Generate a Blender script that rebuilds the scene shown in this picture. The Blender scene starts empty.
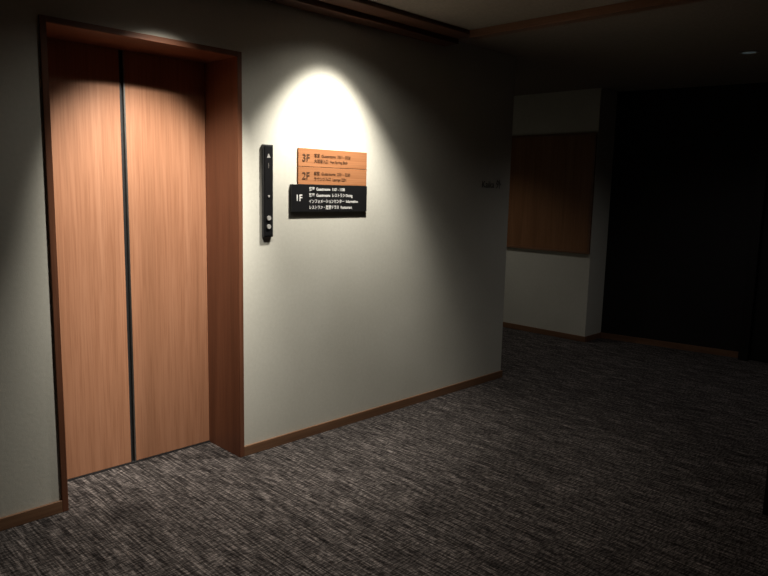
import bpy, math, bmesh
from mathutils import Vector, Matrix

S = bpy.context.scene
S.view_settings.view_transform = 'Standard'
S.view_settings.look = 'None'
S.view_settings.exposure = 0.0

# ------------------------------------------------------------------ helpers
def new_mat(name):
    m = bpy.data.materials.new(name); m.use_nodes = True
    nt = m.node_tree
    return m, nt, nt.nodes['Principled BSDF']

def N(nt, t, **kw):
    n = nt.nodes.new(t)
    for k, v in kw.items(): setattr(n, k, v)
    return n

def coords(nt, scale=(1,1,1), rot=(0,0,0)):
    tc = N(nt, 'ShaderNodeTexCoord'); mp = N(nt, 'ShaderNodeMapping')
    mp.inputs['Scale'].default_value = scale; mp.inputs['Rotation'].default_value = rot
    nt.links.new(tc.outputs['Object'], mp.inputs['Vector'])
    return mp.outputs['Vector']

def noise(nt, vec, scale, detail=4, rough=.5, dist=0):
    n = N(nt, 'ShaderNodeTexNoise')
    n.inputs['Scale'].default_value = scale; n.inputs['Detail'].default_value = detail
    n.inputs['Roughness'].default_value = rough; n.inputs['Distortion'].default_value = dist
    nt.links.new(vec, n.inputs['Vector']); return n.outputs['Fac']

def ramp(nt, fac, stops):
    r = N(nt, 'ShaderNodeValToRGB'); e = r.color_ramp.elements
    while len(e) < len(stops): e.new(.5)
    for i, (p, c) in enumerate(stops):
        e[i].position = p; e[i].color = (*c, 1)
    nt.links.new(fac, r.inputs['Fac']); return r.outputs['Color']

def mix(nt, a, b, fac, mode='MIX'):
    m = N(nt, 'ShaderNodeMix', data_type='RGBA', blend_type=mode)
    if isinstance(fac, (int, float)): m.inputs[0].default_value = fac
    else: nt.links.new(fac, m.inputs[0])
    for s, i in ((a, 6), (b, 7)):
        if isinstance(s, tuple): m.inputs[i].default_value = (*s, 1)
        else: nt.links.new(s, m.inputs[i])
    return m.outputs[2]

def bump(nt, b, h, strength, dist=.01):
    n = N(nt, 'ShaderNodeBump'); n.inputs['Strength'].default_value = strength
    n.inputs['Distance'].default_value = dist
    nt.links.new(h, n.inputs['Height']); nt.links.new(n.outputs['Normal'], b.inputs['Normal'])

def plain(name, col, rough=.5, metal=0, spec=.5):
    m, nt, b = new_mat(name)
    v = coords(nt)
    f = noise(nt, v, 60, 3)
    c = ramp(nt, f, [(0.3, tuple(x*.9 for x in col)), (.7, tuple(min(1, x*1.08) for x in col))])
    nt.links.new(c, b.inputs['Base Color'])
    b.inputs['Roughness'].default_value = rough; b.inputs['Metallic'].default_value = metal
    b.inputs['Specular IOR Level'].default_value = spec
    return m

def wood(name, dark, mid, light, axis='Z', rough=.45, spec=.4):
    m, nt, b = new_mat(name)
    st = {'Z': (1, 1, .05), 'X': (.05, 1, 1), 'Y': (1, .05, 1)}[axis]
    v = coords(nt, st)
    g1 = noise(nt, v, 14, 5, .55, .6)
    st2 = tuple(1 if s == 1 else .02 for s in st)
    v2 = coords(nt, st2)
    g2 = noise(nt, v2, 170, 4, .6)
    c1 = ramp(nt, g1, [(.28, dark), (.5, mid), (.75, light)])
    c2 = ramp(nt, g2, [(.32, (.74, .68, .64)), (.55, (1, 1, 1))])
    c = mix(nt, c1, c2, .75, 'MULTIPLY')
    nt.links.new(c, b.inputs['Base Color'])
    b.inputs['Roughness'].default_value = rough
    b.inputs['Specular IOR Level'].default_value = spec
    bump(nt, b, g2, .12, .002)
    return m

def bm_box(bm, x0, x1, y0, y1, z0, z1):
    vs = [bm.verts.new((x, y, z)) for z in (z0, z1) for x, y in ((x0,y0),(x1,y0),(x1,y1),(x0,y1))]
    for f in ((3,2,1,0),(4,5,6,7),(0,1,5,4),(1,2,6,5),(2,3,7,6),(3,0,4,7)):
        bm.faces.new([vs[i] for i in f])

def boxes(name, bl, mat, bevel=0, parent=None, center=True):
    bm = bmesh.new()
    for b in bl: bm_box(bm, *b)
    c = Vector((0, 0, 0))
    if center:
        mn = Vector([min(v.co[i] for v in bm.verts) for i in range(3)])
        mx = Vector([max(v.co[i] for v in bm.verts) for i in range(3)])
        c = (mn + mx) / 2
        for v in bm.verts: v.co -= c
    me = bpy.data.meshes.new(name); bm.to_mesh(me); bm.free()
    o = bpy.data.objects.new(name, me); S.collection.objects.link(o)
    o.location = c
    me.materials.append(mat)
    if bevel:
        md = o.modifiers.new('bevel', 'BEVEL'); md.width = bevel; md.segments = 3; md.limit_method = 'ANGLE'
    if parent: o.parent = parent; o.matrix_parent_inverse = Matrix.Translation(-parent.location)
    return o

def prism(name, pts, z0, z1, mat):
    bm = bmesh.new()
    lo = [bm.verts.new((x, y, z0)) for x, y in pts]; hi = [bm.verts.new((x, y, z1)) for x, y in pts]
    bm.faces.new(lo[::-1]); bm.faces.new(hi)
    n = len(pts)
    for i in range(n): bm.faces.new((lo[i], lo[(i+1) % n], hi[(i+1) % n], hi[i]))
    bmesh.ops.recalc_face_normals(bm, faces=bm.faces)
    me = bpy.data.meshes.new(name); bm.to_mesh(me); bm.free()
    o = bpy.data.objects.new(name, me); S.collection.objects.link(o); me.materials.append(mat)
    return o

def empty(name, loc):
    e = bpy.data.objects.new(name, None); S.collection.objects.link(e); e.location = loc
    e.empty_display_size = .1
    return e

def text(name, s, size, x, y, z, mat, parent=None, bold=0.0, sx=1.0):
    cu = bpy.data.curves.new(name, 'FONT'); cu.body = s; cu.size = size
    cu.extrude = .0006; cu.offset = bold; cu.resolution_u = 3
    o = bpy.data.objects.new(name, cu); S.collection.objects.link(o)
    o.rotation_euler = (math.pi/2, 0, 0); o.location = (x, y, z); o.scale = (sx, 1, 1)
    cu.materials.append(mat)
    if parent: o.parent = parent; o.matrix_parent_inverse = Matrix.Translation(-parent.location)
    return o

# ---------------------------------------------------------------- materials
def wallpaper():
    m, nt, b = new_mat('wallpaper_offwhite')
    v = coords(nt)
    big = noise(nt, v, 2.5, 4)
    vf = coords(nt, (1, 1, 1))
    fine = noise(nt, vf, 260, 4, .65)
    med = noise(nt, vf, 55, 5, .6)
    c = ramp(nt, big, [(.3, (.64, .63, .555)), (.7, (.69, .68, .605))])
    c2 = ramp(nt, med, [(.3, (.92, .92, .91)), (.7, (1, 1, 1))])
    nt.links.new(mix(nt, c, c2, .8, 'MULTIPLY'), b.inputs['Base Color'])
    b.inputs['Roughness'].default_value = .9; b.inputs['Specular IOR Level'].default_value = .15
    h = mix(nt, ramp(nt, fine, [(0, (0,0,0)), (1, (1,1,1))]), ramp(nt, med, [(0, (0,0,0)), (1, (1,1,1))]), .5)
    bump(nt, b, h, .35, .003)
    return m

def carpet():
    m, nt, b = new_mat('carpet_woven')
    st = noise(nt, coords(nt, (1, .06, 1)), 110, 4, .6)          # streaks running away from the lift wall
    st2 = noise(nt, coords(nt, (.22, 1, 1)), 120, 3, .6)         # short cross dashes
    sp = noise(nt, coords(nt), 140, 3, .7)
    big = noise(nt, coords(nt, (1, .10, 1)), 14, 3, .5)
    a = ramp(nt, st, [(.38, (.040, .036, .036)), (.52, (.115, .105, .102)), (.66, (.27, .245, .235))])
    c = ramp(nt, st2, [(.42, (.22, .22, .22)), (.58, (1.0, 1.0, 1.0))])
    d = ramp(nt, sp, [(.38, (.35, .35, .35)), (.62, (1, 1, 1))])
    e = ramp(nt, big, [(.35, (.6, .6, .6)), (.65, (1, 1, 1))])
    r = mix(nt, a, c, .9, 'MULTIPLY'); r = mix(nt, r, d, .6, 'MULTIPLY'); r = mix(nt, r, e, .9, 'MULTIPLY')
    r = mix(nt, r, (1.5, 1.45, 1.42), 1.0, 'MULTIPLY')
    nt.links.new(r, b.inputs['Base Color'])
    b.inputs['Roughness'].default_value = 1; b.inputs['Specular IOR Level'].default_value = .05
    bump(nt, b, sp, .6, .006)
    return m

M_wall = wallpaper()
M_floor = carpet()
M_ceil = plain('ceiling_paint', (.27, .23, .19), .9, 0, .1)
M_wood = wood('wood_door_veneer', (.35, .165, .09), (.42, .20, .112), (.48, .24, .14), 'Z')
M_frame = wood('wood_frame', (.125, .048, .024), (.17, .066, .034), (.21, .088, .046), 'Z')
M_frameX = wood('wood_frame_horizontal', (.125, .048, .024), (.17, .066, .034), (.21, .088, .046), 'X')
M_base = wood('wood_baseboard', (.15, .078, .04), (.21, .108, .058), (.25, .138, .074), 'X', .5)
M_baseY = wood('wood_baseboard_y', (.14, .07, .037), (.20, .10, .054), (.24, .13, .07), 'Y', .5)
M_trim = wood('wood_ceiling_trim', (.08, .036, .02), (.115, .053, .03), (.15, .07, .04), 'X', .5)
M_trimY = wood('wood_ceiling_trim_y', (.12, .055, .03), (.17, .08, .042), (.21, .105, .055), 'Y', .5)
M_panel = wood('wood_wall_panel', (.20, .09, .04), (.27, .125, .055), (.32, .155, .075), 'Z', .5)
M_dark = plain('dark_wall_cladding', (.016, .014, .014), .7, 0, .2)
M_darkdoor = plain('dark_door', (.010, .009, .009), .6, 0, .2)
M_black = plain('black_acrylic', (.012, .012, .013), .3, 0, .4)
M_gap = plain('door_gap_rubber', (.01, .01, .01), .6)
M_metal = plain('satin_metal', (.45, .43, .40), .35, 1)
M_gun = plain('gunmetal', (.10, .10, .105), .4, .8)
M_orange = wood('sign_wood', (.36, .155, .066), (.41, .18, .079), (.46, .205, .092), 'X', .55, .2)
M_ink = plain('sign_ink', (.10, .045, .02), .6)
M_white = plain('sign_white_ink', (.8, .8, .78), .6)
M_grey = plain('sign_grey_ink', (.12, .11, .10), .6)
M_btn = plain('button_plastic', (.42, .41, .39), .5)

def emis(name, col, st):
    m, nt, b = new_mat(name)
    b.inputs['Base Color'].default_value = (*col, 1)
    b.inputs['Emission Color'].default_value = (*col, 1); b.inputs['Emission Strength'].default_value = st
    return m
M_lamp = emis('lamp_lens_dim', (.25, .32, .33), .09)
M_lampw = emis('lamp_lens_warm', (1, .9, .75), 3)

# ---------------------------------------------------------------- room shell
XL, XR = -2.6, 6.8
YB, YF = -2.4, 6.2
boxes('floor', [(XL-.1, XR+.6, YB-.1, YF+.1, -.1, 0)], M_floor, center=False)
boxes('ceiling', [(XL-.1, XR+.6, YB-.1, YF+.1, 2.44, 2.62)], M_ceil, center=False)
# lift wall with the door opening
OX0, OX1, OZ = 1.04, 1.99, 2.11
boxes('wall_elevator', [(XL, OX0, 3.0, 3.5, 0, 2.44), (OX1, 4.385, 3.0, 3.5, 0, 2.44),
                        (OX0, OX1, 3.0, 3.5, OZ, 2.44), (OX0, OX1, 3.40, 3.5, 0, OZ)], M_wall, center=False)
boxes('wall_back', [(6.10, 6.43, 3.20, YF, 0, 2.44)], M_wall, center=False)
boxes('wall_corridor_end', [(4.285, 6.10, YF-.1, YF, 0, 2.44)], M_wall, center=False)
boxes('wall_corridor_side', [(4.285, 4.385, 3.5, YF-.1, 0, 2.44)], M_wall, center=False)
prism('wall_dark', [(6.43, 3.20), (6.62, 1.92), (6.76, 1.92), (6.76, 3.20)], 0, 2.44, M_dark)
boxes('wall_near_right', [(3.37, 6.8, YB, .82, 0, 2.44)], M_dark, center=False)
boxes('wall_rear', [(XL, 3.37, YB-.1, YB, 0, 2.44)], M_dark, center=False)
boxes('wall_left', [(XL-.1, XL, YB, 3.0, 0, 2.44)], M_wall, center=False)

# dark door at the end of the corridor
d = empty('door_1', (6.7, 1.4, 0))
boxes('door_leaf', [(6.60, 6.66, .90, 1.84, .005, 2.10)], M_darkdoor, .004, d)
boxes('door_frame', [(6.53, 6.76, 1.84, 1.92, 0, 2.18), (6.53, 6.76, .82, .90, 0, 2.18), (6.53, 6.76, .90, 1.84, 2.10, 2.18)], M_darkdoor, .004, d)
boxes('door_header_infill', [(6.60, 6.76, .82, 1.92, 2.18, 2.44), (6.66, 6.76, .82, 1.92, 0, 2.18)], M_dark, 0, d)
boxes('handle', [(6.555, 6.575, 1.74, 1.76, .95, 1.15), (6.575, 6.60, 1.745, 1.755, .97, .985), (6.575, 6.60, 1.745, 1.755, 1.115, 1.13)], M_gun, .002, d)

# baseboards
bh, bt = .055, .012
boxes('baseboard_elevator', [(XL, OX0, 3-bt, 3, 0, bh), (OX1, 4.385+bt, 3-bt, 3, 0, bh), (4.385, 4.385+bt, 3, 3.5, 0, bh)], M_base, .002)
boxes('baseboard_back', [(6.10-bt, 6.10, 3.20-bt, YF-.1, 0, bh), (6.10, 6.43, 3.20-bt, 3.20, 0, bh)], M_baseY, .002)
prism('baseboard_dark', [(6.41, 3.188), (6.60, 1.93), (6.62, 1.93), (6.43, 3.188)], 0, bh, M_baseY)

# ceiling trim
boxes('trim_1', [(XL, 3.56, 2.88, 3.0, 2.385, 2.44), (XL, 3.56, 2.74, 2.88, 2.415, 2.44)], M_trim, .003)
boxes('trim_2', [(3.49, 3.56, .82, 2.74, 2.395, 2.44)], M_trimY, .003)

# ---------------------------------------------------------------- elevator
e = empty('elevator_door', (1.515, 3.15, 0))
y0, yd = 2.988, 3.30
fw = .026
boxes('jamb_left', [(OX0, OX0+fw, y0, 3.38, 0, OZ)], M_frame, .002, e)
boxes('jamb_right', [(OX1-fw, OX1, y0, 3.38, 0, OZ)], M_frame, .002, e)
boxes('head', [(OX0+fw, OX1-fw, y0, 3.38, OZ-fw, OZ)], M_frameX, .002, e)
sx = 1.515
boxes('door_panel_left', [(OX0+fw, sx-.013, yd, yd+.04, .008, OZ-fw)], M_wood, .003, e)
boxes('door_panel_right', [(sx+.013, OX1-fw, yd, yd+.04, .008, OZ-fw)], M_wood, .003, e)
boxes('door_gap', [(sx-.013, sx+.013, yd+.015, yd+.04, .008, OZ-fw)], M_gap, 0, e)
boxes('door_edge_left', [(sx-.013, sx-.008, yd+.001, yd+.02, .008, OZ-fw)], M_gun, 0, e)
boxes('door_edge_right', [(sx+.006, sx+.013, yd-.001, yd+.02, .008, OZ-fw)], M_metal, 0, e)
boxes('sill', [(OX0+fw, OX1-fw, yd-.004, 3.38, 0, .008)], M_gun, 0, e)

# ---------------------------------------------------------------- call panel
c = empty('elevator_call_panel', (2.145, 3.0, 1.415))
boxes('body', [(2.114, 2.178, 2.984, 3.0, 1.184, 1.668)], M_gun, .003, c)
boxes('face', [(2.121, 2.171, 2.981, 2.985, 1.192, 1.660)], M_black, .001, c)
text('arrow', '\u25b2', .026, 2.134, 2.9805, 1.60, M_btn, c)
text('display', '1', .04, 2.136, 2.9805, 1.545, M_grey, c)
def disc(name, x, y, z, r, depth, mat, parent, axis='Y'):
    bm = bmesh.new(); bmesh.ops.create_cone(bm, cap_ends=True, segments=40, radius1=r, radius2=r, depth=depth)
    me = bpy.data.meshes.new(name); bm.to_mesh(me); bm.free(); me.materials.append(mat)
    o = bpy.data.objects.new(name, me); S.collection.objects.link(o); o.location = (x, y, z)
    if axis == 'Y': o.rotation_euler = (math.pi/2, 0, 0)
    if parent: o.parent = parent; o.matrix_parent_inverse = Matrix.Translation(-parent.location)
    return o
disc('button_up', 2.146, 2.979, 1.285, .012, .008, M_btn, c)
disc('button_down', 2.146, 2.979, 1.240, .012, .008, M_btn, c)
disc('key_switch', 2.146, 2.979, 1.40, .005, .006, M_btn, c)

# ---------------------------------------------------------------- floor directory sign
g = empty('floor_directory_sign', (2.6, 3.0, 1.48))
boxes('board_3f', [(2.350, 2.868, 2.990, 3.0, 1.565, 1.664)], M_orange, .0015, g)
boxes('board_2f', [(2.350, 2.868, 2.990, 3.0, 1.467, 1.5625)], M_orange, .0015, g)
boxes('board_1f', [(2.299, 2.868, 2.984, 3.0, 1.316, 1.466)], M_black, .0015, g)
ys = 2.9885
text('label_3f', '3F', .056, 2.375, ys, 1.594, M_ink, g, .0006)
text('label_2f', '2F', .056, 2.375, ys, 1.496, M_ink, g, .0006)
text('text_3f_a', '\u5ba2\u5ba4  Guestrooms  3301 - 3320', .022, 2.46, ys, 1.620, M_ink, g, 0, .95)
text('text_3f_b', '\u5927\u6d74\u5834\u5165\u53e3  Hot Spring Bath', .022, 2.46, ys, 1.590, M_ink, g, 0, .95)
text('text_2f_a', '\u5ba2\u5ba4  Guestrooms  2201 - 2220', .022, 2.46, ys, 1.522, M_ink, g, 0, .95)
text('text_2f_b', '\u30e9\u30a6\u30f3\u30b8\u5165\u53e3  Lounge 2201', .022, 2.46, ys, 1.492, M_ink, g, 0, .95)
yb = 2.9825
text('label_1f', '1F', .05, 2.325, yb, 1.376, M_white, g, .0006)
for i, s in enumerate(['\u5ba2\u5ba4  Guestrooms  1101 - 1108', '\u5ba2\u5ba4  Guestrooms  \u30ec\u30b9\u30c8\u30e9\u30f3 Dining',
                       '\u30a4\u30f3\u30d5\u30a9\u30e1\u30fc\u30b7\u30e7\u30f3\u30bb\u30f3\u30bf\u30fc  Information',
                       '\u30ec\u30b9\u30c8\u30e9\u30f3\u30fb\u5c55\u671b\u30c6\u30e9\u30b9  Restaurant']):
    text('text_1f_%d' % i, s, .024, 2.42, yb, 1.434 - i*.034, M_white, g, .0002, .85)

w = empty('room_name_lettering', (4.15, 3.0, 1.5))
text('lettering', 'Kaika \u5916', .07, 4.03, 2.998, 1.48, M_grey, w, 0)

# ---------------------------------------------------------------- back wall wood panel
p = empty('wood_wall_panel', (6.08, 3.9, 1.45))
boxes('panel_board', [(6.085, 6.10, 3.225, 4.70, .89, 2.01)], M_panel, 0, p)
boxes('panel_frame', [(6.075, 6.10, 3.205, 3.225, .87, 2.03), (6.075, 6.10, 4.70, 4.72, .87, 2.03),
                      (6.075, 6.10, 3.225, 4.70, .87, .89), (6.075, 6.10, 3.225, 4.70, 2.01, 2.03)], M_baseY, .002, p)

# ---------------------------------------------------------------- lights
def downlight(name, x, y, z, lens, col, beams, ringmat):
    r = empty(name, (x, y, z))
    bm = bmesh.new(); n = 40
    prof = [(.062, 0), (.062, -.006), (.048, -.006), (.045, .0)]
    rings = [[bm.verts.new((rr*math.cos(2*math.pi*i/n), rr*math.sin(2*math.pi*i/n), zz)) for i in range(n)] for rr, zz in prof]
    for a, b_ in zip(rings, rings[1:]):
        for i in range(n): bm.faces.new((a[i], a[(i+1) % n], b_[(i+1) % n], b_[i]))
    me = bpy.data.meshes.new('ring'); bm.to_mesh(me); bm.free(); me.materials.append(ringmat)
    o = bpy.data.objects.new('ring', me); S.collection.objects.link(o); o.parent = r
    l = disc('lens', 0, 0, -.001, .046, .002, lens, None, 'Z'); l.parent = r
    for power, ang, blend, rad, tilt in beams:
        ld = bpy.data.lights.new(name+'_light', 'SPOT'); ld.energy = power; ld.color = col
        ld.spot_size = math.radians(ang); ld.spot_blend = blend; ld.shadow_soft_size = rad
        lo = bpy.data.objects.new('lamp', ld); S.collection.objects.link(lo); lo.parent = r
        lo.location = (0, 0, -.035); lo.rotation_euler = (math.radians(tilt), 0, 0)
warm = (1, .935, .83)
downlight('recessed_downlight', 2.54, 2.56, 2.44, M_lampw, warm, [(105, 76, .75, .03, 20), (42, 92, .7, .03, 6), (13, 140, 1, .03, 0)], M_metal)
downlight('recessed_downlight', 1.56, 2.38, 2.44, M_lampw, warm, [(205, 58, .9, .03, 37), (95, 68, 1, .03, 6), (9, 140, 1, .03, 0)], M_metal)
downlight('recessed_downlight', 5.20, 1.65, 2.44, M_lamp, (1, .95, .92), [(15, 140, 1, .04, 0)], M_ceil)
downlight('recessed_downlight', 5.10, 4.20, 2.44, M_lampw, warm, [(22, 108, 1, .04, 0)], M_metal)

wd = bpy.data.worlds.new('World'); S.world = wd; wd.use_nodes = True
wd.node_tree.nodes['Background'].inputs[0].default_value = (.02, .02, .022, 1)
wd.node_tree.nodes['Background'].inputs[1].default_value = .3

# ---------------------------------------------------------------- camera
f = 680.0
pitch = math.radians(8.255); az = math.radians(44.53); roll = math.radians(1.33)
F = Vector((math.cos(az)*math.cos(pitch), math.sin(az)*math.cos(pitch), -math.sin(pitch)))
R = F.cross(Vector((0, 0, 1))).normalized(); U = R.cross(F)
R2 = R*math.cos(roll) + U*math.sin(roll); U2 = U*math.cos(roll) - R*math.sin(roll)
cam = bpy.data.cameras.new('camera'); co = bpy.data.objects.new('camera', cam); S.collection.objects.link(co)
cam.sensor_fit = 'HORIZONTAL'; cam.sensor_width = 36; cam.lens = 36*f/768; cam.clip_start = .02
B = -F
co.matrix_world = Matrix(((R2.x, U2.x, B.x, 0), (R2.y, U2.y, B.y, 0), (R2.z, U2.z, B.z, 1.45), (0, 0, 0, 1)))
S.camera = co
